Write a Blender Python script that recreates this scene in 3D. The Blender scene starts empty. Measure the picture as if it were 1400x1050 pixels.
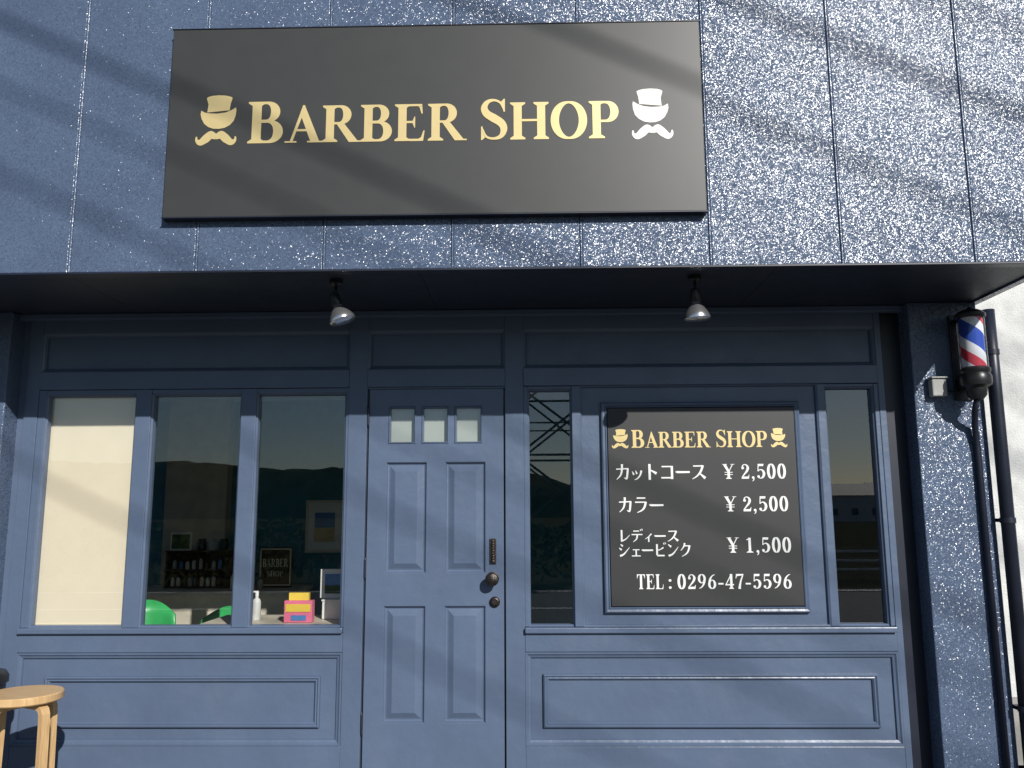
import bpy, bmesh, math, random
from mathutils import Vector, Matrix, Quaternion
random.seed(7)
scene=bpy.context.scene
COL=scene.collection

# ------------------------------------------------------------------ materials
def newmat(name):
    m=bpy.data.materials.new(name);m.use_nodes=True
    nt=m.node_tree;b=nt.nodes['Principled BSDF']
    return m,nt,b
def coords(nt,scale=None):
    tc=nt.nodes.new('ShaderNodeTexCoord')
    if scale is None:return tc.outputs['Object']
    mp=nt.nodes.new('ShaderNodeMapping');mp.inputs['Scale'].default_value=scale
    nt.links.new(tc.outputs['Object'],mp.inputs['Vector']);return mp.outputs['Vector']
def noise(nt,vec,scale,detail=3,rough=.5):
    n=nt.nodes.new('ShaderNodeTexNoise');n.inputs['Scale'].default_value=scale
    n.inputs['Detail'].default_value=detail;n.inputs['Roughness'].default_value=rough
    nt.links.new(vec,n.inputs['Vector']);return n.outputs['Fac']
def ramp(nt,fac,stops,interp='LINEAR'):
    r=nt.nodes.new('ShaderNodeValToRGB');r.color_ramp.interpolation=interp
    e=r.color_ramp.elements
    while len(e)<len(stops):e.new(.5)
    for i,(p,c) in enumerate(stops):
        e[i].position=p;e[i].color=(c[0],c[1],c[2],1)
    nt.links.new(fac,r.inputs[0]);return r.outputs[0]
def bump(nt,b,h,dist,strength=1,prev=None):
    n=nt.nodes.new('ShaderNodeBump');n.inputs['Distance'].default_value=dist;n.inputs['Strength'].default_value=strength
    nt.links.new(h,n.inputs['Height'])
    if prev is not None:nt.links.new(prev,n.inputs['Normal'])
    nt.links.new(n.outputs[0],b.inputs['Normal']);return n.outputs[0]
def simple(name,col,rough=.5,metal=0,var=.15,nscale=8,bmp=0,bscale=60,spec=.5):
    m,nt,b=newmat(name);v=coords(nt)
    f=noise(nt,v,nscale,4)
    c0=[max(0,x*(1-var)) for x in col];c1=[min(1,x*(1+var)) for x in col]
    nt.links.new(ramp(nt,f,[(.3,c0),(.7,c1)]),b.inputs['Base Color'])
    b.inputs['Roughness'].default_value=rough;b.inputs['Metallic'].default_value=metal
    b.inputs['Specular IOR Level'].default_value=spec
    if bmp:bump(nt,b,noise(nt,v,bscale,2),bmp)
    return m
NAVY=(.092,.127,.198)
# stippled gloss masonry paint: every little blob of paint faces its own way
def stipple():
    m,nt,b=newmat('stippled_navy_paint');v=coords(nt)
    f=noise(nt,v,3,4)
    nt.links.new(ramp(nt,f,[(.3,(.078,.108,.172)),(.7,(.092,.128,.202))]),b.inputs['Base Color'])
    b.inputs['Roughness'].default_value=.19;b.inputs['Specular IOR Level'].default_value=.55
    acc=None
    for sc,am in ((160,.36),(240,.34),(95,.15)):
        vo=nt.nodes.new('ShaderNodeTexVoronoi');vo.inputs['Scale'].default_value=sc
        nz=nt.nodes.new('ShaderNodeTexNoise');nz.inputs['Scale'].default_value=sc*.8;nz.inputs['Detail'].default_value=1;nt.links.new(v,nz.inputs['Vector'])
        ad=nt.nodes.new('ShaderNodeVectorMath');ad.operation='MULTIPLY_ADD';nt.links.new(nz.outputs['Color'],ad.inputs[0]);ad.inputs[1].default_value=(.9/sc,)*3;nt.links.new(v,ad.inputs[2])
        nt.links.new(ad.outputs[0],vo.inputs['Vector'])
        sb=nt.nodes.new('ShaderNodeVectorMath');sb.operation='SUBTRACT';nt.links.new(vo.outputs['Color'],sb.inputs[0]);sb.inputs[1].default_value=(.5,.5,.5)
        ml=nt.nodes.new('ShaderNodeVectorMath');ml.operation='SCALE';nt.links.new(sb.outputs[0],ml.inputs[0]);ml.inputs['Scale'].default_value=am
        if acc is None:acc=ml.outputs[0]
        else:
            a=nt.nodes.new('ShaderNodeVectorMath');a.operation='ADD';nt.links.new(acc,a.inputs[0]);nt.links.new(ml.outputs[0],a.inputs[1]);acc=a.outputs[0]
    bp=nt.nodes.new('ShaderNodeBump');bp.inputs['Distance'].default_value=.0015;nt.links.new(noise(nt,v,70,3,.6),bp.inputs['Height'])
    a=nt.nodes.new('ShaderNodeVectorMath');a.operation='ADD';nt.links.new(bp.outputs[0],a.inputs[0]);nt.links.new(acc,a.inputs[1])
    nn=nt.nodes.new('ShaderNodeVectorMath');nn.operation='NORMALIZE';nt.links.new(a.outputs[0],nn.inputs[0])
    nt.links.new(nn.outputs[0],b.inputs['Normal'])
    return m
M_ST=stipple()
def woodpaint(name,col,rough):
    m,nt,b=newmat(name);v=coords(nt)
    f=noise(nt,v,2.2,5,.6)
    base=ramp(nt,f,[(.3,[c*.92 for c in col]),(.7,[c*1.08 for c in col])])
    ds=ramp(nt,noise(nt,v,3.1,6,.7),[(.52,(0,0,0)),(.78,(.13,.13,.13))])
    mx=nt.nodes.new('ShaderNodeMix');mx.data_type='RGBA';nt.links.new(ds,mx.inputs[0]);nt.links.new(base,mx.inputs[6]);mx.inputs[7].default_value=(.20,.22,.25,1)
    nt.links.new(mx.outputs[2],b.inputs['Base Color'])
    r=nt.nodes.new('ShaderNodeMapRange');nt.links.new(noise(nt,v,6,4),r.inputs[0]);r.inputs[3].default_value=rough-.07;r.inputs[4].default_value=rough+.1
    nt.links.new(r.outputs[0],b.inputs['Roughness'])
    bump(nt,b,noise(nt,v,14,3),.003)
    return m
M_P=woodpaint('navy_gloss_paint',NAVY,.33)
M_PD=woodpaint('navy_door_paint',(.097,.133,.207),.3)
M_BEAD=simple('sealant_joint_paint',(.10,.14,.22),.2,spec=.7,bmp=.003,bscale=120)
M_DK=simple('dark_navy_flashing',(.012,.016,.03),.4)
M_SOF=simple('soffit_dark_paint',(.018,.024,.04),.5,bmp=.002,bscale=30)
M_SIGN=simple('sign_board_charcoal',(.040,.040,.038),.42,var=.05)
M_MENU=simple('menu_board_charcoal',(.03,.03,.031),.45,var=.05)
M_GOLD=simple('gold_vinyl',(.70,.55,.26),.38,.3,var=.04)
M_GLARE=simple('gold_vinyl_painted_glare',(.82,.80,.72),.38,0,var=.03)  # gold vinyl under glare: the brightness is put into the base colour
M_WHT=simple('white_vinyl',(.8,.8,.78),.4,var=.02)
M_BLK=simple('black_metal',(.015,.015,.017),.35)
M_SIL=simple('silver_reflector',(.75,.75,.76),.22,.9,var=.05)
M_BRZ=simple('aged_bronze',(.05,.042,.038),.38,.8,var=.3,nscale=60,bmp=.002,bscale=150)
M_CREAM=simple('blind_fabric',(.80,.71,.55),.8,var=.02,bmp=.0005,bscale=400)
M_BIRCH,nt,b=newmat('birch_wood')
v=coords(nt,(6,60,6));f=noise(nt,v,2,4)
nt.links.new(ramp(nt,f,[(.3,(.5,.31,.14)),(.7,(.64,.43,.22))]),b.inputs['Base Color']);b.inputs['Roughness'].default_value=.4
M_TEAL=simple('teal_interior_wall',(.05,.22,.30),.7)
M_BEIGE=simple('beige_interior_wall',(.55,.50,.42),.8)
M_CEIL=simple('interior_ceiling',(.8,.8,.77),.8)
M_FLOOR=simple('interior_floor',(.6,.54,.45),.5)
M_WOODL=simple('pale_counter_wood',(.75,.68,.56),.5)
M_WOODD=simple('dark_shelf_wood',(.06,.035,.022),.6)
M_GREEN=simple('green_plastic',(.04,.42,.12),.35)
M_WPL=simple('white_plastic',(.8,.8,.77),.4)
M_GREYPL=simple('grey_plastic',(.45,.45,.43),.5)
M_WALLW=simple('white_stucco',(.62,.62,.6),.85,bmp=.004,bscale=80)
M_ASPH=simple('asphalt',(.045,.045,.047),.9,var=.3,nscale=30,bmp=.004,bscale=90,spec=.15)
M_CONC=simple('concrete',(.3,.29,.27),.85,var=.15,nscale=5,bmp=.003,bscale=60)
M_FORE=simple('weathered_forecourt',(.13,.13,.125),.9,var=.25,nscale=4,bmp=.004,bscale=70,spec=.15)
M_LINE=simple('road_paint',(.6,.6,.58),.6)
M_GRASS=simple('dry_grass',(.04,.038,.018),1,var=.5,nscale=.6,spec=0)
M_HILL=simple('wooded_hill',(.035,.030,.018),1,var=.6,nscale=.08,spec=0)
M_STEEL=simple('galvanised_steel',(.20,.21,.22),.5,.6)
M_ROOF=simple('roof_tiles',(.06,.06,.07),.6)
M_PINK=simple('pink_print',(.8,.18,.3),.4)
M_YEL=simple('yellow_print',(.85,.6,.08),.4)
M_SEA=simple('blue_print',(.08,.22,.5),.4)
M_SAND=simple('sand_print',(.6,.45,.25),.4)
M_LEAF=simple('leaf_green',(.05,.1,.03),.6,var=.5)
M_ADDED_HEDGE=simple('added_hedge_leaf',(.03,.05,.018),.9,var=.5,nscale=2,spec=.05)
def glass(name,base,tint):
    m=bpy.data.materials.new(name);m.use_nodes=True;nt=m.node_tree;nt.nodes.clear()
    o=nt.nodes.new('ShaderNodeOutputMaterial');mx=nt.nodes.new('ShaderNodeMixShader')
    lw=nt.nodes.new('ShaderNodeLayerWeight');lw.inputs[0].default_value=.5
    pw_=nt.nodes.new('ShaderNodeMath');pw_.operation='POWER';nt.links.new(lw.outputs['Facing'],pw_.inputs[0]);pw_.inputs[1].default_value=4
    ma=nt.nodes.new('ShaderNodeMath');ma.operation='MULTIPLY_ADD';nt.links.new(pw_.outputs[0],ma.inputs[0]);ma.inputs[1].default_value=.8;ma.inputs[2].default_value=base
    t=nt.nodes.new('ShaderNodeBsdfTransparent');t.inputs[0].default_value=(*tint,1)
    g=nt.nodes.new('ShaderNodeBsdfGlossy');g.inputs['Roughness'].default_value=0
    nt.links.new(ma.outputs[0],mx.inputs[0]);nt.links.new(t.outputs[0],mx.inputs[1]);nt.links.new(g.outputs[0],mx.inputs[2]);nt.links.new(mx.outputs[0],o.inputs[0])
    return m
M_GL=glass('window_glass',.16,(.97,.98,.97))
M_LACE,nt,b=newmat('lace_curtain');v=coords(nt,(1,1,1))
w=nt.nodes.new('ShaderNodeTexWave');w.inputs['Scale'].default_value=60;w.bands_direction='Z';w.inputs['Distortion'].default_value=2;nt.links.new(v,w.inputs['Vector'])
nt.links.new(ramp(nt,w.outputs['Fac'],[(.2,(.28,.31,.29)),(.8,(.48,.51,.47))]),b.inputs['Base Color'])
M_STR,nt,b=newmat('barber_stripes');v=coords(nt)
sx=nt.nodes.new('ShaderNodeSeparateXYZ');nt.links.new(v,sx.inputs[0])
at=nt.nodes.new('ShaderNodeMath');at.operation='ARCTAN2';nt.links.new(sx.outputs[1],at.inputs[0]);nt.links.new(sx.outputs[0],at.inputs[1])
d=nt.nodes.new('ShaderNodeMath');d.operation='DIVIDE';nt.links.new(at.outputs[0],d.inputs[0]);d.inputs[1].default_value=2*math.pi
zm=nt.nodes.new('ShaderNodeMath');zm.operation='MULTIPLY_ADD';nt.links.new(sx.outputs[2],zm.inputs[0]);zm.inputs[1].default_value=3.4;nt.links.new(d.outputs[0],zm.inputs[2])
fr=nt.nodes.new('ShaderNodeMath');fr.operation='FRACT';nt.links.new(zm.outputs[0],fr.inputs[0])
nt.links.new(ramp(nt,fr.outputs[0],[(0,(.72,.74,.78)),(.2,(.6,.04,.06)),(.42,(.72,.74,.78)),(.64,(.03,.07,.4))],'CONSTANT'),b.inputs['Base Color'])
b.inputs['Roughness'].default_value=.12

# ------------------------------------------------------------------ helpers
def group(name):
    e=bpy.data.objects.new(name,None);COL.objects.link(e);return e
def obj(name,verts,faces,mat,parent=None,smooth=False):
    me=bpy.data.meshes.new(name);me.from_pydata([tuple(v) for v in verts],[],faces);me.update()
    me.materials.append(mat)
    if smooth:
        for p in me.polygons:p.use_smooth=True
    o=bpy.data.objects.new(name,me);COL.objects.link(o)
    if parent:o.parent=parent
    return o
def box(name,x0,x1,y0,y1,z0,z1,mat,parent=None,bev=.003):
    bm=bmesh.new();bmesh.ops.create_cube(bm,size=1)
    for vv in bm.verts:
        vv.co=Vector(((x0+x1)/2+vv.co.x*(x1-x0),(y0+y1)/2+vv.co.y*(y1-y0),(z0+z1)/2+vv.co.z*(z1-z0)))
    if bev:
        bev=min(bev,.3*min(x1-x0,y1-y0,z1-z0))
        bmesh.ops.bevel(bm,geom=bm.edges[:],offset=bev,segments=2,affect='EDGES',profile=.5)
    me=bpy.data.meshes.new(name);bm.to_mesh(me);bm.free();me.materials.append(mat)
    o=bpy.data.objects.new(name,me);COL.objects.link(o)
    if parent:o.parent=parent
    return o
def rings(name,x0,x1,z0,z1,prof,mat,parent=None,cap=False):
    vs=[];fs=[]
    for off,y in prof:
        vs+=[(x0+off,y,z0+off),(x1-off,y,z0+off),(x1-off,y,z1-off),(x0+off,y,z1-off)]
    for i in range(len(prof)-1):
        for k in range(4):
            a=i*4+k;b_=i*4+(k+1)%4
            fs.append((a,b_,b_+4,a+4))
    if cap:
        n=4*(len(prof)-1);fs.append((n,n+1,n+2,n+3))
    return obj(name,vs,fs,mat,parent)
def holed(name,x0,x1,z0,z1,y,holes,mat,parent=None):
    xs=sorted({x0,x1,*[h[0] for h in holes],*[h[1] for h in holes]});zs=sorted({z0,z1,*[h[2] for h in holes],*[h[3] for h in holes]})
    vs=[];idx={};fs=[]
    for i,x in enumerate(xs):
        for j,z in enumerate(zs):idx[i,j]=len(vs);vs.append((x,y,z))
    for i in range(len(xs)-1):
        for j in range(len(zs)-1):
            cx=(xs[i]+xs[i+1])/2;cz=(zs[j]+zs[j+1])/2
            if any(h[0]<cx<h[1] and h[2]<cz<h[3] for h in holes):continue
            fs.append((idx[i,j],idx[i+1,j],idx[i+1,j+1],idx[i,j+1]))
    return obj(name,vs,fs,mat,parent)
def lathe(name,prof,origin,axis,mat,parent=None,n=32,smooth=True):
    """prof: (radius, distance along axis)"""
    q=Vector(axis).normalized().to_track_quat('Z','Y');o=Vector(origin);vs=[];fs=[]
    for r,h in prof:
        for k in range(n):
            a=2*math.pi*k/n;vs.append(o+q@Vector((r*math.cos(a),r*math.sin(a),h)))
    for i in range(len(prof)-1):
        for k in range(n):
            fs.append((i*n+k,i*n+(k+1)%n,(i+1)*n+(k+1)%n,(i+1)*n+k))
    fs.append(tuple(reversed(range(n))));fs.append(tuple((len(prof)-1)*n+k for k in range(n)))
    ob=obj(name,vs,fs,mat,parent)
    if smooth:
        for p in ob.data.polygons:p.use_smooth=len(p.vertices)==4
        ob.data.set_sharp_from_angle(angle=math.radians(35))
    return ob
def tubegeo(pts,r,n=8):
    vs=[];fs=[];pts=[Vector(p) for p in pts]
    for i,p in enumerate(pts):
        t=(pts[min(i+1,len(pts)-1)]-pts[max(i-1,0)]).normalized();q=t.to_track_quat('Z','Y')
        for k in range(n):
            a=2*math.pi*k/n;vs.append(p+q@Vector((r*math.cos(a),r*math.sin(a),0)))
    for i in range(len(pts)-1):
        for k in range(n):fs.append((i*n+k,i*n+(k+1)%n,(i+1)*n+(k+1)%n,(i+1)*n+k))
    fs.append(tuple(reversed(range(n))));fs.append(tuple((len(pts)-1)*n+k for k in range(n)))
    return vs,fs
def tube(name,pts,r,mat,parent=None,n=8):
    vs,fs=tubegeo(pts,r,n);return obj(name,vs,fs,mat,parent,smooth=True)

# ------------------------------------------------------------------ lettering
def catmull(p,w,n=7):
    P=[Vector(a) for a in p];out=[];ow=[]
    for i in range(len(P)-1):
        a=P[max(i-1,0)];b_=P[i];c=P[i+1];d_=P[min(i+2,len(P)-1)]
        for k in range(n):
            t=k/n
            out.append(.5*((2*b_)+(c-a)*t+(2*a-5*b_+4*c-d_)*t*t+(3*b_-a-3*c+d_)*t**3));ow.append(w[i]*(1-t)+w[i+1]*t)
    out.append(P[-1]);ow.append(w[-1]);return out,ow
def strip(p,w,closed=False):
    P=[Vector(a) for a in p];n=len(P);L=[];Rr=[]
    for i in range(n):
        if closed:t=P[(i+1)%n]-P[i-1]
        else:t=P[min(i+1,n-1)]-P[max(i-1,0)]
        t.normalize();nn=Vector((-t.y,t.x));L.append(P[i]+nn*w[i]/2);Rr.append(P[i]-nn*w[i]/2)
    out=[]
    for i in range(n if closed else n-1):
        j=(i+1)%n;out.append([L[i],Rr[i],Rr[j],L[j]])
    return out
def sp(p,w):
    a,b_=catmull(p,w);return [strip(a,b_)]
def st(p,w):
    if not isinstance(w,(list,tuple)):w=[w]*len(p)
    if len(p)==2:return [strip(p,w)]
    return sp(p,w)
def arc(cx,cy,rx,ry,a0,a1,n=20):
    return [(cx+rx*math.cos(math.radians(a0+(a1-a0)*i/n)),cy+ry*math.sin(math.radians(a0+(a1-a0)*i/n))) for i in range(n+1)]
def pen(p,thin,thick,closed=False):
    P=[Vector(a) for a in p];n=len(P);w=[]
    for i in range(n):
        t=(P[(i+1)%n]-P[i-1]) if closed else (P[min(i+1,n-1)]-P[max(i-1,0)])
        t.normalize();w.append(thin+(thick-thin)*abs(t.y)**1.6)
    return [strip(p,w,closed)]
def rect(x0,x1,y0,y1):return [[[(x0,y0),(x1,y0),(x1,y1),(x0,y1)]]]
def poly(*p):return [[list(p)]]
def ball(x,y,r):return [[[(x+r*math.cos(a*math.pi/10),y+r*math.sin(a*math.pi/10)) for a in range(20)]]]
TK=.195;TN=.062
def serif(x,y,h,d,w=TK):return poly((x-h,y),(x+h,y),(x+h,y+.040*d),(x+w/2,y+.10*d),(x-w/2,y+.10*d),(x-h,y+.040*d))
def stem(x,w=TK,y0=.02,y1=.98):return rect(x-w/2,x+w/2,y0,y1)
def g6():
    return pen(arc(.31,.31,.185,.282,0,351,39),.05,.15,True)+sp([(.50,.965),(.34,.88),(.19,.66),(.125,.36)],[.03,.07,.12,.15])
G={
'B':(.80,stem(.2)+serif(.2,0,.18,1)+serif(.2,1,.18,-1)+pen([(.2,.970)]+arc(.40,.752,.19,.218,90,-90)+[(.2,.53)],TN,TK)+pen([(.2,.52)]+arc(.43,.275,.225,.244,90,-90)+[(.2,.030)],TN,TK+.01)),
'R':(.90,stem(.2)+serif(.2,0,.18,1)+serif(.2,1,.18,-1)+pen([(.2,.970)]+arc(.41,.742,.19,.228,90,-90)+[(.2,.51)],TN,TK)+poly((.33,.53),(.51,.53),(.85,.04),(.93,.036),(.93,0),(.65,0))),
'E':(.78,stem(.2)+serif(.2,0,.18,1)+serif(.2,1,.18,-1)+rect(.2,.66,.94,1)+poly((.66,1),(.52,.97),(.60,.91),(.645,.74),(.675,.74))+rect(.2,.69,0,.06)+poly((.69,0),(.54,.03),(.64,.10),(.695,.28),(.725,.28))+rect(.28,.47,.485,.545)+poly((.50,.36),(.48,.36),(.43,.513),(.48,.66),(.50,.66))),
'H':(.96,stem(.2)+serif(.2,0,.18,1)+serif(.2,1,.18,-1)+stem(.76)+serif(.76,0,.18,1)+serif(.76,1,.18,-1)+rect(.28,.68,.485,.545)),
'A':(.86,poly((.12,.03),(.185,.03),(.455,.90),(.42,1.01),(.40,.98))+poly((.41,1.02),(.45,1.02),(.815,.03),(.605,.03),(.345,.80))+rect(.22,.62,.305,.365)+poly((.0,0),(.28,0),(.28,.042),(.0,.042))+poly((.53,0),(.91,0),(.91,.042),(.53,.042))),
'O':(.92,pen(arc(.46,.5,.335,.48,0,352.5,47),.058,.20,True)),
'P':(.78,stem(.2)+serif(.2,0,.19,1)+serif(.2,1,.18,-1)+pen([(.2,.970)]+arc(.42,.718,.21,.252,90,-90)+[(.2,.466)],TN,TK)),
'S':(.68,sp([(.55,.76),(.48,.91),(.34,.970),(.20,.92),(.135,.78),(.19,.64),(.34,.53),(.50,.41),(.56,.26),(.50,.09),(.34,.030),(.18,.08),(.10,.26)],[.03,.05,.06,.10,.145,.175,.195,.18,.15,.10,.058,.05,.03])+poly((.585,.68),(.585,1.0),(.56,1.0),(.50,.93),(.555,.68))+poly((.065,.33),(.065,0),(.09,0),(.16,.07),(.095,.33))),
'T':(.80,stem(.40)+serif(.40,0,.18,1)+rect(.05,.75,.95,1)+poly((.05,1),(.05,.72),(.08,.72),(.14,.90),(.24,.96))+poly((.75,1),(.75,.72),(.72,.72),(.66,.90),(.56,.96))),
'L':(.76,stem(.2)+serif(.2,0,.17,1)+serif(.2,1,.17,-1)+rect(.2,.67,0,.05)+poly((.67,0),(.50,.03),(.62,.10),(.675,.32),(.705,.32))),
'0':(.62,pen(arc(.31,.5,.19,.478,0,351,39),.055,.165,True)),
'1':(.62,stem(.31,.16)+poly((.30,.98),(.10,.86),(.10,.82),(.25,.84))+serif(.31,0,.21,1,.16)),
'2':(.62,sp([(.13,.72),(.17,.90),(.30,.962),(.44,.88),(.485,.72),(.42,.53),(.26,.32),(.09,.10)],[.12,.06,.055,.11,.165,.14,.09,.05])+ball(.16,.73,.09)+poly((.07,0),(.53,0),(.57,.27),(.535,.27),(.49,.155),(.07,.14))),
'4':(.62,st([(.43,.98),(.06,.28)],.06)+rect(.03,.59,.235,.325)+stem(.42,.16,.02,1.0)+serif(.42,0,.16,1,.16)),
'5':(.62,poly((.14,.85),(.14,1),(.50,1),(.47,.85))+st([(.155,.99),(.125,.50)],.055)+sp([(.13,.50),(.22,.59),(.34,.605),(.46,.50),(.50,.32),(.43,.12),(.28,.03),(.12,.09)],[.045,.055,.08,.14,.17,.13,.055,.06])+ball(.15,.15,.085)),
'6':(.62,g6()),
'9':(.62,[[[(.62-p[0],1-p[1]) for p in q] for q in s] for s in g6()]),
'7':(.60,poly((.08,1),(.56,1),(.56,.91),(.08,.85))+poly((.08,1),(.05,.70),(.08,.70),(.16,.88))+st([(.52,.90),(.36,.45),(.28,0)],[.07,.11,.17])),
'Y':(.76,st([(.14,.98),(.40,.48)],[.18,.15])+st([(.66,.98),(.40,.48)],.055)+stem(.39,.16,.02,.52)+serif(.39,0,.18,1,.16)+rect(.0,.30,.965,1)+rect(.52,.78,.965,1)+rect(.13,.65,.42,.465)+rect(.13,.65,.27,.315)),
',':(.30,ball(.14,.08,.085)+st([(.19,.07),(.17,-.08),(.08,-.17)],[.08,.06,.02])),
'-':(.44,rect(.05,.39,.29,.40)),
':':(.46,ball(.22,.10,.085)+ball(.22,.58,.085)),
' ':(.30,[]),
}
DK=st([(.74,1.0),(.80,.87)],[.05,.08])+st([(.87,1.03),(.93,.90)],[.05,.08])
K={
'カ':st([(.08,.66),(.86,.69)],.075)+st([(.83,.71),(.80,.38),(.74,.09),(.58,.15)],[.13,.13,.12,.02])+st([(.46,.96),(.45,.64),(.36,.30),(.10,.03)],[.14,.13,.10,.03]),
'ッ':st([(.12,.60),(.24,.36)],[.05,.14])+st([(.38,.66),(.48,.42)],[.05,.14])+st([(.84,.66),(.74,.35),(.54,.12),(.28,.0)],[.15,.12,.09,.03]),
'ト':st([(.38,.96),(.38,.0)],.15)+st([(.40,.62),(.82,.38)],[.05,.17]),
'コ':st([(.14,.80),(.84,.80)],.08)+st([(.80,.83),(.80,.04)],.15)+st([(.10,.12),(.84,.12)],.09),
'ー':st([(.05,.52),(.14,.46),(.93,.46)],[.06,.13,.11]),
'ス':st([(.14,.82),(.80,.83)],.08)+st([(.77,.86),(.62,.50),(.38,.22),(.06,.03)],[.15,.13,.09,.03])+st([(.50,.42),(.90,.08)],[.05,.18]),
'ラ':st([(.22,.91),(.78,.91)],.09)+st([(.10,.65),(.84,.65)],.08)+st([(.81,.67),(.70,.32),(.50,.12),(.22,.0)],[.15,.13,.09,.03]),
'レ':st([(.26,.94),(.26,.04)],.15)+st([(.24,.07),(.60,.24),(.92,.56)],[.13,.08,.03]),
'デ':st([(.18,.85),(.66,.85)],.09)+st([(.04,.58),(.92,.58)],.09)+st([(.50,.58),(.44,.25),(.16,.0)],[.15,.11,.03])+DK,
'ィ':st([(.76,.74),(.45,.45),(.12,.26)],[.12,.09,.03])+st([(.48,.46),(.48,.0)],.14),
'シ':st([(.18,.90),(.36,.76)],[.05,.15])+st([(.06,.63),(.26,.49)],[.05,.15])+st([(.12,.05),(.45,.20),(.90,.68)],[.15,.11,.03]),
'ェ':st([(.16,.58),(.82,.58)],.08)+st([(.49,.58),(.49,.06)],.14)+st([(.06,.06),(.92,.06)],.09),
'ビ':st([(.22,.90),(.22,.10)],.15)+st([(.22,.07),(.82,.07)],.11)+st([(.22,.44),(.50,.52),(.74,.66)],[.06,.07,.12])+DK,
'ン':st([(.10,.88),(.34,.70)],[.05,.17])+st([(.12,.05),(.48,.20),(.92,.70)],[.15,.11,.03]),
'ク':st([(.42,.97),(.32,.70),(.08,.42)],[.14,.10,.03])+st([(.36,.77),(.84,.77)],.08)+st([(.80,.79),(.68,.40),(.48,.17),(.16,.0)],[.15,.13,.09,.03]),
}
class Lay:
    def __init__(s):s.v=[];s.f=[];s.k=0
    def add(s,strokes,ox,oz,sx,sz,y,mx=None):
        for stq in strokes:
            yy=y-.00012*(s.k%12);s.k+=1
            for q in stq:
                pts=[(p[0],p[1]) for p in q]
                n=len(s.v);s.v+=[(ox+p[0]*sx,yy,oz+p[1]*sz) for p in pts];s.f.append(tuple(range(n,n+len(pts))))
    def make(s,name,mat,parent):
        o=obj(name,s.v,s.f,mat,parent)
        bm=bmesh.new();bm.from_mesh(o.data);bmesh.ops.triangulate(bm,faces=bm.faces[:])
        bm.normal_update()
        fl=[f for f in bm.faces if f.normal.y>0]
        if fl:bmesh.ops.reverse_faces(bm,faces=fl)
        bm.to_mesh(o.data);bm.free();return o
def put(lay,text,x0,x1,z0,h,y,big=None,gap=.04):
    w=0
    for i,c in enumerate(text):w+=(G[c][0]+gap)*((big or {}).get(i,1))
    w-=gap;s=(x1-x0)/w;x=x0
    for i,c in enumerate(text):
        k=(big or {}).get(i,1);lay.add(G[c][1],x,z0,s*k,h*k,y);x+=(G[c][0]+gap)*s*k
def putk(lay,text,x0,x1,z0,h,y):
    n=sum(.82 if c in 'ッィェ' else 1 for c in text);s=(x1-x0)/n;x=x0
    for c in text:
        a=.82 if c in 'ッィェ' else 1
        lay.add(K[c],x,z0,s*a*.98,h*(.86 if a<1 else 1),y);x+=s*a
def icon(lay,x0,x1,z0,z1,y,mirror=False):
    # top hat, round face and handlebar moustache in a unit box
    S=[]
    S.append([[(.23,.95),(.26,.975),(.36,1.0),(.52,1.01),(.70,1.0),(.82,.975),(.86,.95),(.82,.84),(.80,.70),(.26,.66),(.28,.82)]])
    S.append([[(.11,.70),(.20,.66),(.32,.64),(.50,.635),(.70,.655),(.84,.70),(.95,.755),(.965,.70),(.955,.60),(.91,.48),(.82,.40),(.70,.345),(.56,.325),(.42,.33),(.30,.365),(.20,.43),(.13,.53),(.10,.62)]])
    S+=st([(.51,.155),(.38,.20),(.26,.13),(.13,.055),(.04,.09),(.03,.17)],[.09,.17,.18,.13,.07,.03])
    S+=st([(.49,.155),(.62,.20),(.74,.13),(.87,.055),(.96,.09),(.97,.17)],[.09,.17,.18,.13,.07,.03])
    if mirror:S=[[[(1-p[0],p[1]) for p in q] for q in s] for s in S]
    lay.add(S,x0,z0,x1-x0,z1-z0,y)

# ------------------------------------------------------------------ shop building
B=group('barber_shop_building')
TOP=2.762
box('post_left',-3.05,-2.967,0,.1,0,TOP,M_P,B)
box('post_door_left',-1.082,-.970,0,.1,0,TOP,M_P,B)
box('post_door_right',-.145,-.035,0,.1,0,TOP,M_P,B)
box('post_right',2.067,2.105,0,.1,0,TOP,M_P,B)
bays=[(-2.967,-1.082),(-.970,-.145),(-.035,2.067)]
for i,(a,c) in enumerate(bays):
    box('header_%d'%i,a,c,.004,.1,2.650,TOP,M_P,B)
    box('transom_panel_%d'%i,a,c,.035,.09,2.416,2.648,M_P,B,0)
    rings('transom_bead_%d'%i,a,c,2.416,2.650,[(0,.006),(.012,.012),(.02,.022),(.022,.036)],M_P,B)
    box('transom_rail_%d'%i,a,c,-.006,.1,2.305,2.414,M_P,B)
ws=[(-2.92,-2.37),(-2.277,-1.73),(-1.64,-1.097)]
box('window_stile_l',-2.967,-2.92,.006,.1,.91,2.303,M_P,B)
box('mullion_1',-2.37,-2.277,.002,.1,.91,2.303,M_P,B)
box('mullion_2',-1.73,-1.64,.002,.1,.91,2.303,M_P,B)
box('window_stile_r',-1.097,-1.082,.006,.1,.91,2.303,M_P,B,.002)
for i,(a,c) in enumerate(ws):
    box('window_head_%d'%i,a,c,.006,.1,2.275,2.303,M_P,B)
    rings('window_bead_%d'%i,a,c,.91,2.275,[(0,.012),(.010,.02),(.012,.055)],M_P,B)
    obj('window_glass_%d'%i,[(a,.05,.91),(c,.05,.91),(c,.05,2.275),(a,.05,2.275)],[(0,1,2,3)],M_GL,B)
def sill(a,c,t,n):
    box('sill_'+n,a,c,-.028,.1,t-.032,t,M_P,B,.006)
    box('sill_apron_'+n,a,c,-.004,.1,.772,t-.034,M_P,B)
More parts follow.
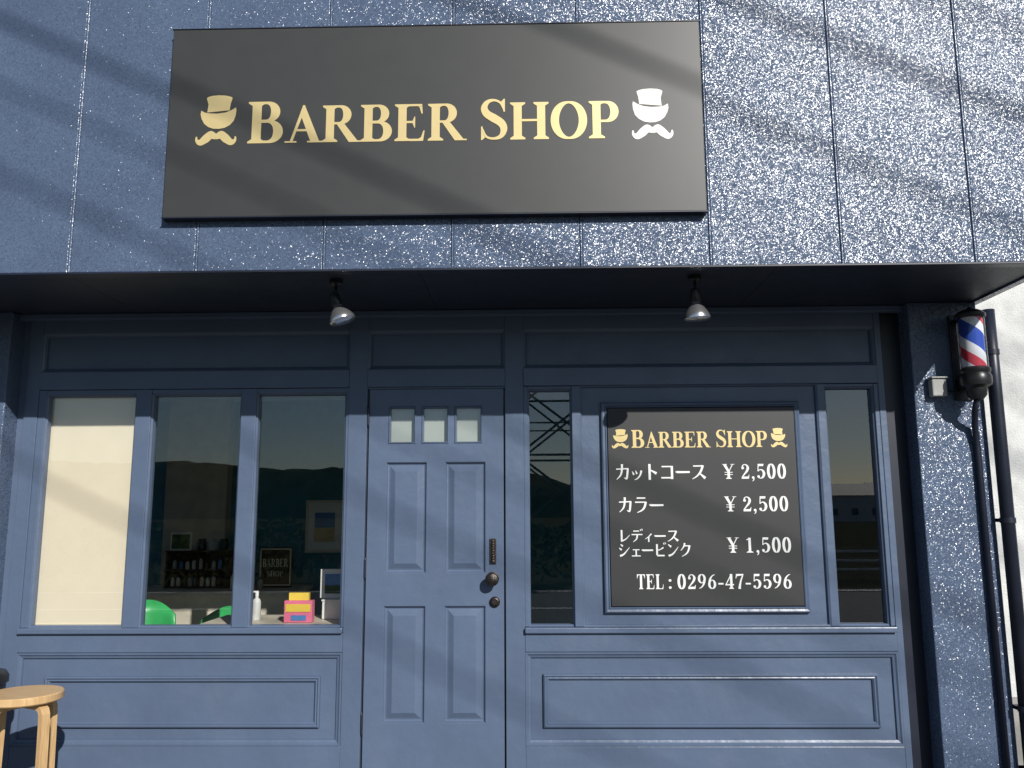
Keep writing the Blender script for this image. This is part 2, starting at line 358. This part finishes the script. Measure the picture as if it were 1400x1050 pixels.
sill(-2.967,-1.082,.91,'left');sill(-.035,2.067,.908,'right')
def lower(a,c,n,ia,ic,iz0,iz1):
    box('kick_rail_'+n,a,c,0,.1,.0,.262,M_P,B)
    box('lower_board_'+n,a,c,.022,.09,.264,.77,M_P,B,0)
    rings('lower_frame_'+n,a,c,.264,.770,[(0,-.002),(.010,-.002),(.018,.006),(.030,.010),(.034,.0225)],M_P,B)
    rings('lower_mould_'+n,ia,ic,iz0,iz1,[(0,.0225),(.002,.004),(.010,-.002),(.018,.006),(.024,.004),(.032,.012),(.036,.0225)],M_P,B)
lower(-2.967,-1.082,'left',-2.80,-1.205,.358,.640)
lower(-.035,2.067,'right',.065,1.950,.358,.650)
box('narrow_window_stile',-.035,-.012,.004,.1,.91,2.303,M_P,B)
box('mullion_3',.252,.300,-.002,.1,.91,2.303,M_P,B)
box('mullion_4',1.705,1.751,-.002,.1,.91,2.303,M_P,B)
box('window_stile_rr',2.041,2.067,.004,.1,.91,2.303,M_P,B)
for i,(a,c) in enumerate([(-.012,.252),(1.751,2.041)]):
    box('narrow_head_%d'%i,a,c,.006,.1,2.286,2.303,M_P,B)
    rings('narrow_bead_%d'%i,a,c,.91,2.286,[(0,.012),(.010,.02),(.012,.055)],M_P,B)
    obj('narrow_glass_%d'%i,[(a,.05,.91),(c,.05,.91),(c,.05,2.286),(a,.05,2.286)],[(0,1,2,3)],M_GL,B)
box('sign_panel',.300,1.705,.02,.09,.91,2.303,M_P,B,0)
rings('sign_panel_bead',.300,1.705,.91,2.303,[(0,-.001),(.008,.004),(.012,.021)],M_P,B)
# --- door
DX0,DX1,DZ0,DZ1=-.958,-.155,.06,2.292
box('door_head',-.970,-.145,.004,.1,2.294,2.303,M_P,B,.001)
lites=[(-.843,-.677),(-.645,-.480),(-.448,-.280)]
pans=[(-.853,-.610,1.211,1.856),(-.502,-.262,1.211,1.856),(-.853,-.610,.381,1.027),(-.502,-.262,.381,1.027)]
D=group('door');D.parent=B
holes=[(a,c,1.964,2.190) for a,c in lites]+pans
holed('door_face',DX0,DX1,DZ0,DZ1,.014,holes,M_PD,D)
rings('door_edge',DX0,DX1,DZ0,DZ1,[(0,.06),(0,.016),(0,.014)],M_PD,D)
for i,(a,c) in enumerate(lites):
    rings('door_light_bead_%d'%i,a,c,1.964,2.190,[(0,.014),(.006,.008),(.012,.014),(.014,.040)],M_PD,D)
    obj('door_light_glass_%d'%i,[(a,.034,1.964),(c,.034,1.964),(c,.034,2.19),(a,.034,2.19)],[(0,1,2,3)],M_GL,D)
obj('door_curtain',[(-.86,.055,1.94),(-.26,.055,1.94),(-.26,.055,2.21),(-.86,.055,2.21)],[(0,1,2,3)],M_LACE,D)
for i,(a,c,z0,z1) in enumerate(pans):
    rings('door_panel_%d'%i,a,c,z0,z1,[(0,.014),(.004,.018),(.010,.031),(.018,.033),(.026,.031),(.052,.018),(.056,.016)],M_PD,D,cap=True)
box('door_back',DX0,DX1,.062,.075,DZ0,1.93,M_PD,D,0)
box('door_jamb_l',-.970,-.962,.03,.1,0,2.292,M_DK,B,0)
box('door_jamb_r',-.151,-.145,.03,.1,0,2.292,M_DK,B,0)
box('threshold',-.970,-.145,-.03,.1,0,.05,M_STEEL,B)
for i,z in enumerate((2.13,1.24,.38)):
    lathe('hinge_%d'%i,[(.008,-.05),(.008,.05)],(-.964,.004,z),(0,0,1),M_DK,D,12)
    lathe('hinge_tip_%d'%i,[(.002,-.064),(.006,-.056),(.006,.056),(.002,.064)],(-.964,.004,z),(0,0,1),M_DK,D,10)
box('pull_plate',-.238,-.200,.006,.0135,1.262,1.408,M_BRZ,D,.003)
for k in range(9):
    lathe('plate_stud_%d'%k,[(.011,0),(.009,.004),(.002,.006)],(-.219,.0055,1.277+k*.0145),(0,-1,0),M_BRZ,D,10)
lathe('knob',[(.038,0),(.038,.006),(.030,.010),(.014,.014),(.013,.035),(.026,.045),(.037,.058),(.039,.070),(.033,.082),(.016,.089),(.001,.090)],(-.222,.013,1.180),(0,-1,0),M_BRZ,D,32)
lathe('lock_cylinder',[(.030,0),(.030,.010),(.024,.016),(.018,.018),(.017,.022),(.001,.022)],(-.208,.013,1.049),(0,-1,0),M_BRZ,D,24)
box('key_slot',-.2105,-.2055,-.0105,-.008,1.040,1.058,M_DK,D,0)

box('jamb_strip_right',2.105,2.22,.012,.1,0,TOP,M_DK,B,0)
box('pillar_right',2.22,2.617,-.12,.5,0,TOP,M_ST,B,.006)
box('jamb_strip_left',-3.092,-3.05,.012,.1,0,TOP,M_P,B,0)
box('pillar_left',-6.0,-3.092,-.12,.5,0,TOP,M_ST,B,.006)
xs=[-6.0,-4.2,-2.35,-.55,1.25,2.62]
for i in range(5):
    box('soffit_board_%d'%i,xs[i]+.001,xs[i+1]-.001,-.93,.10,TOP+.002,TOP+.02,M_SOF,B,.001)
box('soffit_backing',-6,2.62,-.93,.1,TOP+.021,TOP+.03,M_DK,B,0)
box('soffit_trim_back',-3.09,2.22,-.06,-.002,TOP-.035,TOP,M_P,B,.004)
seams=[-6.2,-5.50,-4.86,-4.215,-3.575,-2.935,-2.295,-1.655,-1.016,-.376,.263,.899,1.540,2.186,2.64]
for i in range(len(seams)-1):
    box('fascia_panel_%d'%i,seams[i]+.007,seams[i+1]-.007,-.95,-.90,2.75,5.6,M_ST,B,.004)
    if i:lathe('joint_bead_%d'%i,[(.0055,2.75),(.0055,5.6)],(seams[i]+.001,-.948,0),(0,0,1),M_BEAD,B,10)
box('joint_backing',-6.2,2.635,-.938,-.932,2.752,5.59,M_DK,B,0)
box('fascia_core',-6.2,2.635,-.898,.5,2.80,5.58,M_ST,B,0)
box('fascia_return',2.592,2.638,-.896,.5,2.752,2.798,M_ST,B,0)
box('drip_flashing',-6.2,2.645,-.962,-.90,2.738,2.749,M_DK,B,.002)
box('parapet_cap',-6.25,2.69,-1.0,.55,5.602,5.66,M_DK,B,.005)
tube('downpipe',[(2.655,-.17,0),(2.655,-.17,2.3),(2.655,-.17,2.70)],.036,M_DK,B,20)
for z in (.5,1.5,2.45):
    lathe('downpipe_clip_%d'%int(z*10),[(.041,-.015),(.041,.015)],(2.655,-.17,z),(0,0,1),M_DK,B,20)
    box('downpipe_bracket_%d'%int(z*10),2.617,2.66,-.15,-.10,z-.01,z+.01,M_DK,B,0)
# ------------------------------------------------------------------ interior (seen through the glass)
box('interior_back_wall',-4.2,2.5,3.0,3.1,0,2.75,M_TEAL,B,0)
box('added_window_apron',-4.3,-4.2,.5,3.1,0,.8,M_BEIGE,B,0)  # side window (apron, head, glass) added out of view, lets sky light in
box('added_window_head',-4.3,-4.2,.5,3.1,2.6,2.75,M_BEIGE,B,0)
obj('added_window_glass',[(-4.25,.5,.8),(-4.25,3.1,.8),(-4.25,3.1,2.6),(-4.25,.5,2.6)],[(0,1,2,3)],M_GL,B)
box('interior_floor',-4.3,2.5,.1,3.1,0.0,.05,M_FLOOR,B,0)
box('interior_ceiling',-4.3,2.5,.1,3.1,2.64,2.75,M_CEIL,B,0)
box('interior_beige_pier',-3.42,-2.84,2.86,2.998,.05,2.64,M_BEIGE,B,0)
box('rear_wall',-6.2,2.62,3.2,3.4,0,5.5,M_ST,B,0)
box('side_wall_right',2.52,2.615,.502,3.198,0,2.79,M_ST,B,0)
bl=group('roller_blind')
box('fabric',-2.935,-2.365,.075,.078,.90,2.25,M_CREAM,bl,0)
lathe('roller',[(.022,0),(.022,.58)],(-2.94,.09,2.262),(1,0,0),M_CREAM,bl,16)
box('bottom_bar',-2.935,-2.365,.070,.083,.905,.925,M_CREAM,bl,.002)

fp=group('framed_picture')
rings('frame',-2.116,-1.755,1.20,1.686,[(0,2.995),(0,2.97),(.02,2.965),(.022,2.975)],M_WOODL,fp)
obj('mat',[(-2.1,2.976,1.21),(-1.77,2.976,1.21),(-1.77,2.976,1.67),(-2.1,2.976,1.67)],[(0,1,2,3)],M_WHT,fp)
obj('print_sea',[(-2.03,2.972,1.43),(-1.84,2.972,1.43),(-1.84,2.972,1.57),(-2.03,2.972,1.57)],[(0,1,2,3)],M_SEA,fp)
obj('print_sand',[(-2.03,2.972,1.30),(-1.84,2.972,1.30),(-1.84,2.972,1.428),(-2.03,2.972,1.428)],[(0,1,2,3)],M_SAND,fp)

ct=group('counter')
box('top',-3.45,-2.0,2.15,2.85,.88,.92,M_WOODL,ct)
box('front',-3.42,-2.03,2.2,2.22,.05,.879,M_WOODL,ct)
box('side_l',-3.42,-3.40,2.222,2.84,.05,.879,M_WOODL,ct);box('side_r',-2.05,-2.03,2.222,2.84,.05,.879,M_WOODL,ct)
sh=group('display_shelf')
x0,x1=-3.2,-2.66
box('back',x0,x1,2.62,2.63,.922,1.23,M_WOODD,sh,0)
for i,x in enumerate((x0,(x0+x1)/2,x1-.015)):box('upright_%d'%i,x,x+.015,2.45,2.618,.922,1.23,M_WOODD,sh,0)
for i,z in enumerate((.924,1.07,1.232)):box('shelf_%d'%i,x0-.01,x1+.01,2.448,2.62,z,z+.012,M_WOODD,sh,0)
def bottle(parent,n,x,y,z,r,h,mat,cap=M_DK):
    lathe('bottle_%s'%n,[(r*.9,0),(r,.01),(r,h*.62),(r*.8,h*.72),(r*.35,h*.78),(r*.35,h*.82)],(x,y,z),(0,0,1),mat,parent,16)
    lathe('cap_%s'%n,[(r*.42,h*.82),(r*.42,h*.97),(r*.3,h)],(x,y,z),(0,0,1),cap,parent,12)
mm=[M_WPL,M_WOODL,M_BRZ,M_GREYPL,M_SEA,M_CREAM]
for k in range(9):
    bottle(sh,str(k),x0+.05+k*.052,2.5,.937,.018,.09+.03*random.random(),mm[k%6])
for k in range(8):
    bottle(sh,'t%d'%k,x0+.06+k*.058,2.5,1.083,.018,.08+.04*random.random(),mm[(k+3)%6])
for k in range(3):
    lathe('jar_%d'%k,[(.04,0),(.042,.01),(.042,.07),(.036,.08),(.036,.10)],(x0+.28+k*.1,2.53,1.245),(0,0,1),M_DK if k!=1 else M_GREYPL,sh,16)
for k in range(5):
    bottle(sh,'c%d'%k,x0+.62+k*.06,2.4-.03*(k%2),.921,.02+.004*(k%3),.10+.05*random.random(),mm[(k*2+1)%6])
p2=group('small_picture')
box('frame',-3.19,-3.0,2.5,2.52,1.245,1.40,M_WPL,p2);box('print',-3.175,-3.015,2.497,2.499,1.26,1.385,M_LEAF,p2,0)
po=group('barber_poster')
box('board',-2.385,-2.09,2.48,2.50,.925,1.27,M_WOODD,po)
rings('border',-2.375,-2.10,.94,1.26,[(0,2.478),(.012,2.478)],M_CREAM,po)
ly=Lay();put(ly,'BARBER',-2.35,-2.125,1.10,.07,2.476);put(ly,'SHOP',-2.31,-2.165,1.02,.045,2.476);ly.make('poster_lettering',M_CREAM,po)
wt=group('window_table')
box('top',-1.98,-1.1,.12,.62,.885,.91,M_WOODL,wt)
for i,(x,y) in enumerate(((-1.95,.16),(-1.13,.16),(-1.95,.58),(-1.13,.58))):box('leg_%d'%i,x-.02,x+.02,y-.02,y+.02,.05,.884,M_WOODD,wt,0)
bo=group('pump_bottle');bottle(bo,'body',-1.70,.35,.911,.026,.17,M_WPL,M_WPL)
box('nozzle',-1.735,-1.69,.343,.357,1.075,1.085,M_WPL,bo,.002)
lf=group('leaflet_box')
box('body',-1.485,-1.315,.2,.26,.912,1.04,M_PINK,lf);box('label_band',-1.475,-1.325,.195,.199,.975,1.02,M_YEL,lf,0)
box('label_low',-1.44,-1.35,.195,.199,.925,.955,M_SEA,lf,0);box('leaflets',-1.46,-1.34,.21,.245,1.041,1.085,M_YEL,lf,0)
wb=group('storage_box');box('body',-1.295,-1.12,.36,.56,.912,1.02,M_WPL,wb)
box('lid',-1.30,-1.115,.355,.565,1.0205,1.03,M_WPL,wb)
sf=group('photo_frame')
box('frame',-1.33,-1.15,.44,.455,1.032,1.21,M_WHT,sf);box('print',-1.30,-1.18,.437,.439,1.06,1.18,M_SEA,sf,0);box('print_low',-1.30,-1.18,.434,.436,1.06,1.11,M_LEAF,sf,0)
pl=group('potted_plant')
lathe('pot',[(.035,0),(.05,.09),(.053,.1),(.047,.1)],(-1.14,.80,.92),(0,0,1),M_WPL,pl,20)
box('stand',-1.22,-1.06,.72,.88,.05,.918,M_WOODD,pl)
vs=[];fs=[]
for k in range(60):
    a=random.random()*6.28;e=.4+random.random()*1.1;L=.12+.14*random.random();w=.012
    d0=Vector((math.cos(a)*math.cos(e),math.sin(a)*math.cos(e),math.sin(e)));s=Vector((-math.sin(a),math.cos(a),0))*w
    o=Vector((-1.14,.8,1.01));m_=o+d0*L*.6;t=o+d0*L-Vector((0,0,.02))
    n=len(vs);vs+=[o,m_+s,t,m_-s];fs.append((n,n+1,n+2,n+3))
obj('leaves',vs,fs,M_LEAF,pl)
def chair(name,x,y,rot,sc=1):
    g=group(name);vs=[];fs=[];nu,nv=13,11
    for j in range(nv):
        t=j/(nv-1)
        for i in range(nu):
            u=i/(nu-1)*2-1
            if t<.5: yy=-.22+t*2*.40;zz=.44+.03*u*u; xx=u*.22
            else:
                k=(t-.5)*2;yy=.18+.06*k-.10*u*u;zz=.44+.42*k-.10*k*u*u;xx=u*(.22-.03*k)
            vs.append((xx,yy,zz+.03*math.cos(t*6)))
    for j in range(nv-1):
        for i in range(nu-1):
            a=j*nu+i;fs.append((a,a+1,a+1+nu,a+nu))
    sh=obj('shell',vs,fs,M_GREEN,g,smooth=True);so=sh.modifiers.new('s','SOLIDIFY');so.thickness=.012
    for i,(sx,sy) in enumerate(((-1,-1),(1,-1),(-1,1),(1,1))):
        tube('leg_%d'%i,[(sx*.12,sy*.12,.44),(sx*.20,sy*.20,.0)],.01,M_STEEL,g)
    g.location=(x,y,.05);g.rotation_euler=(0,0,rot);g.scale=(sc,)*3;return g
chair('green_chair',-2.74,1.1,math.radians(20),1.0);chair('green_chair.001',-2.30,1.25,math.radians(-10),.93)
pd=group('pendant_lamp');tube('cord',[(-3.0,1.0,2.64),(-3.0,1.0,2.28)],.004,M_WPL,pd);lathe('bulb',[(.012,.07),(.014,.05),(.03,.02),(.028,0),(.01,-.015)],(-3.0,1,2.2),(0,0,1),M_WPL,pd,16)

# ------------------------------------------------------------------ signs
SG=group('barber_shop_sign')
box('board',-1.816,.879,-1.0,-.952,3.013,4.022,M_SIGN,SG,.003)
for i,(a,c,z0,z1) in enumerate(((-1.82,.883,3.008,3.0125),(-1.82,.883,4.0225,4.027))):box('edge_trim_%d'%i,a,c,-1.003,-.951,z0,z1,M_DK,SG,0)
ly=Lay();put(ly,'BARBER',-1.412,-.308,3.396,.197,-1.0015,{0:1.13},.0)
put(ly,'SHOP',-.245,.470,3.396,.198,-1.0015,{0:1.10},.0)
icon(ly,-1.672,-1.462,3.390,3.655,-1.0015)
ly.make('lettering',M_GOLD,SG)
ly=Lay();icon(ly,.522,.729,3.390,3.655,-1.0015,True);ly.make('glare_hat_and_moustache',M_GLARE,SG)  # right icon paler than the gold one, glare painted into its colour
PS=group('price_sign')
rings('frame_moulding',.423,1.594,.984,2.203,[(0,.0205),(.002,-.004),(.010,-.010),(.022,-.006),(.028,-.012),(.033,-.008),(.036,.0205)],M_P,PS)
box('board',.461,1.561,-.004,.0195,1.023,2.166,M_MENU,PS,.002)
YM=-.0055
ly=Lay();put(ly,'BARBER',.598,1.062,1.930,.093,YM,{0:1.13},.0);put(ly,'SHOP',1.092,1.400,1.930,.094,YM,{0:1.10},.0)
icon(ly,.484,.582,1.928,2.040,YM);icon(ly,1.416,1.512,1.928,2.040,YM,True)
ly.make('heading',M_GOLD,PS)
ly=Lay()
putk(ly,'カットコース',.499,1.036,1.742,.096,YM);put(ly,'Y 2,500',1.126,1.498,1.745,.086,YM)
putk(ly,'カラー',.511,.784,1.553,.092,YM);put(ly,'Y 2,500',1.128,1.500,1.557,.086,YM)
putk(ly,'レディース',.510,.862,1.385,.073,YM);putk(ly,'シェービンク',.508,.934,1.302,.078,YM);put(ly,'Y 1,500',1.132,1.504,1.322,.086,YM)
put(ly,'TEL',.607,.765,1.119,.083,YM);put(ly,':',.778,.822,1.119,.083,YM);put(ly,'0296-47-5596',.838,1.496,1.119,.083,YM)
ly.make('price_lettering',M_WHT,PS)

# ------------------------------------------------------------------ spotlights
def spot(name,x,y,d):
    g=group(name)
    lathe('ceiling_plate',[(.035,0),(.035,.02),(.02,.03)],(x,y,TOP),(0,0,-1),M_BLK,g,20)
    tube('stem',[(x,y,TOP-.02),(x,y,TOP-.10)],.007,M_BLK,g)
    lathe('swivel',[(.014,-.014),(.016,0),(.014,.014)],(x,y,TOP-.105),(1,0,0),M_BLK,g,16)
    dv=Vector(d).normalized();o=Vector((x,y,TOP-.105))-dv*.01
    lathe('socket',[(.012,-.03),(.024,-.022),(.027,.0),(.027,.04),(.024,.045)],o,dv,M_BLK,g,24)
    lathe('reflector_bulb',[(.023,.045),(.026,.055),(.042,.072),(.060,.100),(.068,.118),(.068,.128),(.062,.134),(.03,.140),(.001,.141)],o,dv,M_SIL,g,32)
    return g
spot('spotlight',-1.005,-.72,(.30,.0,-.85));spot('spotlight.001',.862,-.72,(.05,.05,-1))
# ------------------------------------------------------------------ barber pole
bp=group('barber_pole')
bx,by=2.497,-.27
st_=lathe('striped_cylinder',[(.062,-.140),(.062,.140)],(0,0,0),(0,0,1),M_STR,bp,40);st_.location=(bx,by,2.487)
lathe('clear_cover',[(.072,2.338),(.072,2.628)],(bx,by,0),(0,0,1),glass('clear_acrylic',.05,(.97,.97,.97)),bp,40)
lathe('base_cup',[(.03,2.165),(.050,2.19),(.055,2.228),(.078,2.243),(.083,2.263),(.083,2.293),(.075,2.311),(.080,2.323),(.080,2.338),(.065,2.343)],(bx,by,0),(0,0,1),M_BLK,bp,40)
lathe('top_cap',[(.077,2.628),(.080,2.636),(.080,2.650),(.064,2.664),(.045,2.674),(.018,2.68),(.010,2.69),(.002,2.696)],(bx,by,0),(0,0,1),M_BLK,bp,40)
box('wall_bracket',bx-.03,bx+.03,by+.06,-.122,2.24,2.30,M_BLK,bp);box('wall_plate',bx-.05,bx+.05,-.135,-.1205,2.18,2.68,M_BLK,bp)
box('upper_bracket',bx-.02,bx+.02,by+.06,-.122,2.63,2.655,M_BLK,bp)
tube('power_conduit',[(bx,by,2.175),(bx+.005,-.22,2.10),(bx+.03,-.16,2.03),(bx+.045,-.142,1.9),(bx+.045,-.142,0)],.017,M_DK,bp,14)
sb=group('junction_box')
box('case',2.30,2.385,-.175,-.121,2.20,2.30,M_GREYPL,sb,.008);box('hood',2.296,2.389,-.185,-.121,2.302,2.312,M_GREYPL,sb,.003)
tube('cable',[(2.385,-.14,2.24),(2.43,-.14,2.225),(2.47,-.14,2.23)],.006,M_DK,sb)
# ------------------------------------------------------------------ stool
so=group('wooden_stool')
sx,sy=-2.515,-.66
lathe('seat',[(.155,.648),(.172,.650),(.178,.656),(.178,.684),(.173,.690),(.001,.691)],(sx,sy,0),(0,0,1),M_BIRCH,so,48)
for i,a in enumerate((246,336,66,156)):
    a=math.radians(a);r_=Vector((math.cos(a),math.sin(a),0));t_=Vector((-math.sin(a),math.cos(a),0))
    path=[(.02,.634),(.11,.634),(.135,.630),(.152,.618),(.160,.598),(.163,.56),(.175,.005)]
    vs=[];fs=[]
    for k,(rr,zz) in enumerate(path):
        p0=path[max(k-1,0)];p1=path[min(k+1,len(path)-1)];tt=Vector((p1[0]-p0[0],p1[1]-p0[1])).normalized();nn=Vector((-tt.y,tt.x))*.013
        for sg,sw in ((1,-1),(1,1),(-1,1),(-1,-1)):
            vs.append(Vector((sx,sy,0))+r_*(rr+nn.x*sg)+Vector((0,0,zz+nn.y*sg))+t_*(.022*sw))
    for k in range(len(path)-1):
        for j in range(4):fs.append((k*4+j,k*4+(j+1)%4,k*4+4+(j+1)%4,k*4+4+j))
    fs+= [(0,1,2,3),tuple(len(vs)-4+j for j in range(4))]
    obj('leg_%d'%i,vs,fs,M_BIRCH,so)
bn=group('black_bin')
lathe('body',[(.10,0.0),(.125,.70),(.13,.71)],(-2.84,-.52,0),(0,0,1),M_BLK,bn,28)
lathe('lid',[(.136,.705),(.136,.735),(.12,.76),(.05,.775),(.001,.777)],(-2.84,-.52,0),(0,0,1),M_BLK,bn,28)

# ------------------------------------------------------------------ neighbour, ground, street behind the photographer
nb=group('white_building')
box('wall',2.85,9,.6,8,0,6.5,M_WALLW,nb,0);box('plinth',2.84,9.01,.585,.599,0,.4,M_CONC,nb,0);box('roof_edge',2.75,9.1,.5,8.1,6.502,6.65,M_CONC,nb,0)
box('window_frame',4.4,6.2,.57,.599,1.1,2.3,M_STEEL,nb);obj('window_pane',[(4.46,.565,1.16),(6.14,.565,1.16),(6.14,.565,2.24),(4.46,.565,2.24)],[(0,1,2,3)],M_DK,nb)
def sheet(name,x0,x1,y0,y1,z,mat):return obj(name,[(x0,y0,z),(x1,y0,z),(x1,y1,z),(x0,y1,z)],[(0,1,2,3)],mat)
sheet('ground',-1500,1500,-1500,1500,-.13,M_GRASS)
box('forecourt',-25,25,-6.6,.0,-.125,-.001,M_FORE,None,0)
sheet('road',-400,400,-14.0,-6.6,-.126,M_ASPH)
for i,y in enumerate((-7.0,-13.6)):
    sheet('road_edge_line' if i==0 else 'road_edge_line.001',-400,400,y-.07,y+.07,-.122,M_LINE)
vs=[];fs=[]
for k in range(-30,31):
    n=len(vs);x=k*10;vs+=[(x,-10.35,-.122),(x+5,-10.35,-.122),(x+5,-10.22,-.122),(x,-10.22,-.122)];fs.append((n,n+1,n+2,n+3))
obj('road_centre_line',vs,fs,M_LINE)
gr=group('guardrail')
for i,z in enumerate((.25,.45,.66)):tube('rail_%d'%i,[(3,-14.6,z),(60,-14.6,z)],.03,M_WPL,gr)
for k in range(1,21):tube('post_%d'%k,[(k*3,-14.66,-.13),(k*3,-14.66,.72)],.05,M_WPL,gr)
# hedge added beyond the road to darken the window reflections: leaf clumps through an uneven volume
vs=[];fs=[]
for k in range(9000):
    x=random.uniform(-22,1.5)
    top=1.25+.22*math.sin(x*1.7)+.15*math.sin(x*4.1+2)
    z=top*random.random()**.6-.1;y=-16.0+random.uniform(-.6,.6)
    s=random.uniform(.05,.12);q=Quaternion((random.gauss(0,1),random.gauss(0,1),random.gauss(0,1),random.gauss(0,1))).normalized()
    n=len(vs)
    for a,b_ in ((-1,0),(0,-.6),(1,0),(0,.6)):vs.append(Vector((x,y,z))+q@Vector((a*s,b_*s,0)))
    fs.append((n,n+1,n+2,n+3))
obj('added_hedge',vs,fs,M_ADDED_HEDGE)
def prof(x):
    if x<-20:h=27+2.5*math.sin(x*.02)+1.3*math.sin(x*.07+1)
    elif x<50:h=27-(x+20)*.27
    else:h=8+1.5*math.sin(x*.03)
    return h
vs=[];fs=[];NX=360;rows=[(-360,0),(-372,.35),(-385,.68),(-400,.94),(-415,1.0),(-440,.6)]
for j,(y,k) in enumerate(rows):
    for i in range(NX+1):
        x=-900+i*5
        vs.append((x+random.uniform(-1.5,1.5),y+random.uniform(-3,3),-.3+prof(x)*k+(random.uniform(-.6,.9) if k>0 else 0)))
for j in range(len(rows)-1):
    for i in range(NX):a=j*(NX+1)+i;fs.append((a,a+1,a+NX+2,a+NX+1))
obj('wooded_hill',vs,fs,M_HILL)
def house(name,x,y,w,dp,h):
    g=group(name);box('walls',x-w/2,x+w/2,y-dp/2,y+dp/2,-.13,h,M_WALLW,g,0)
    a,b_=x-w/2-.5,x+w/2+.5;c,d_=y-dp/2-.5,y+dp/2+.5
    obj('roof',[(a,c,h),(b_,c,h),(b_,d_,h),(a,d_,h),(a,y,h+2.2),(b_,y,h+2.2)],[(0,1,5,4),(3,4,5,2),(0,4,3),(1,2,5),(0,3,2,1)],M_ROOF,g)
    for i in range(3):
        xx=x-w/2+w*(i+.5)/3;box('window_%d'%i,xx-.6,xx+.6,y+dp/2+.01,y+dp/2+.05,1,2.2,M_DK,g,0)
house('house',58,-150,11,8,4.5);house('house.001',74,-165,12,8,5.2);house('house.002',40,-190,10,8,4.2);house('house.003',95,-150,10,8,5)
tw=group('transmission_tower');TX,TY=2.6,-62
TV=[];TF=[]
def beam(a,b_,r=.09):
    vs,fs=tubegeo([a,b_],r,4);n=len(TV);TV.extend(vs);TF.extend([tuple(i+n for i in f) for f in fs])
levels=[(0,4.2),(6,3.5),(11,2.9),(15.5,2.35),(19.5,1.9),(23,1.55),(26,1.3),(30,1.0),(34,.7),(38,.15)]
for i in range(len(levels)-1):
    z0,w0=levels[i];z1,w1=levels[i+1]
    c0=[Vector((TX+sx_*w0,TY+sy_*w0,z0)) for sx_,sy_ in ((-1,-1),(1,-1),(1,1),(-1,1))];c1=[Vector((TX+sx_*w1,TY+sy_*w1,z1)) for sx_,sy_ in ((-1,-1),(1,-1),(1,1),(-1,1))]
    for j in range(4):
        q=(j+1)%4
        beam(c0[j],c1[j],.15);beam(c0[j],c1[q]);beam(c0[q],c1[j]);beam(c1[j],c1[q])
        beam((c0[j]+c1[j])/2,(c0[q]+c1[q])/2,.06)
for i,z in enumerate((26,30,34)):
    for s in (-1,1):
        tip=Vector((TX+s*(6-.6*i),TY,z+.3))
        for sy_ in (-1,1):beam(Vector((TX+s*1.1,TY+sy_*1.1,z)),tip);beam(Vector((TX+s*.9,TY+sy_*.9,z+1.8)),tip)
obj('lattice',TV,TF,M_STEEL,tw)
AZ=math.radians(27);EL=math.radians(29.1)
SUN=Vector((math.sin(AZ)*math.cos(EL),-math.cos(AZ)*math.cos(EL),math.sin(EL)))
pw=group('overhead_cables')
kx=SUN.x/-SUN.y;kz=SUN.z/-SUN.y
dv=Vector((1.85,-1,0)).normalized()
for i,(zs,r,yy) in enumerate(((4.60,.020,13),(4.32,.014,13),(3.85,.024,10.5),(3.22,.018,10.5),(2.02,.017,12),(1.66,.010,12),(1.20,.013,13),(.45,.012,13))):
    c=Vector((-.6+kx*yy,-yy,zs+.27+kz*yy))
    pts=[c+dv*t+Vector((0,0,.0006*t*t)) for t in range(-55,70,5)]
    tube('cable_%d'%i,pts,r,M_BLK,pw,8)
up=group('utility_pole')
pc=Vector((-.6+kx*12.5,-12.5,0))+dv*42
lathe('shaft',[(.19,-.13),(.12,16)],(pc.x,pc.y,0),(0,0,1),M_CONC,up,16)
for i,z in enumerate((9,10.5,12,13.5)):box('crossarm_%d'%i,pc.x-.9,pc.x+.9,pc.y-.05,pc.y+.05,z,z+.1,M_STEEL,up)

# ------------------------------------------------------------------ light & sky
w=bpy.data.worlds.new('World');scene.world=w;w.use_nodes=True;nt=w.node_tree
sk=nt.nodes.new('ShaderNodeTexSky');sk.sky_type='NISHITA';sk.sun_disc=False;sk.sun_elevation=EL;sk.sun_rotation=math.radians(180-27);sk.dust_density=.3;sk.air_density=1.0;sk.ozone_density=3.5
bg=nt.nodes['Background'];nt.links.new(sk.outputs[0],bg.inputs[0]);bg.inputs[1].default_value=.07
sl=bpy.data.lights.new('sun','SUN');sl.energy=5.0;sl.angle=math.radians(.5);sl.color=(1,.97,.92)
so_=bpy.data.objects.new('sun',sl);so_.rotation_euler=SUN.to_track_quat('Z','Y').to_euler();so_.location=(8,-12,12);COL.objects.link(so_)
# ------------------------------------------------------------------ camera
yaw=math.radians(1.2);p=math.radians(8.9);r=math.radians(0.3)
F=Vector((-math.sin(yaw)*math.cos(p),math.cos(yaw)*math.cos(p),math.sin(p)))
R0=Vector((math.cos(yaw),math.sin(yaw),0));U0=R0.cross(F)
R=R0*math.cos(r)-U0*math.sin(r);U=U0*math.cos(r)+R0*math.sin(r)
cd=bpy.data.cameras.new('camera');cd.sensor_width=36;cd.lens=36*1133/1400;cd.clip_end=3000;cd.clip_start=.05
co=bpy.data.objects.new('camera',cd);COL.objects.link(co)
m=Matrix(((R.x,U.x,-F.x),(R.y,U.y,-F.y),(R.z,U.z,-F.z))).to_4x4();m.translation=Vector((0,-4.9,1.55));co.matrix_world=m
scene.camera=co
scene.view_settings.view_transform='Standard';scene.view_settings.look='None';scene.view_settings.exposure=0
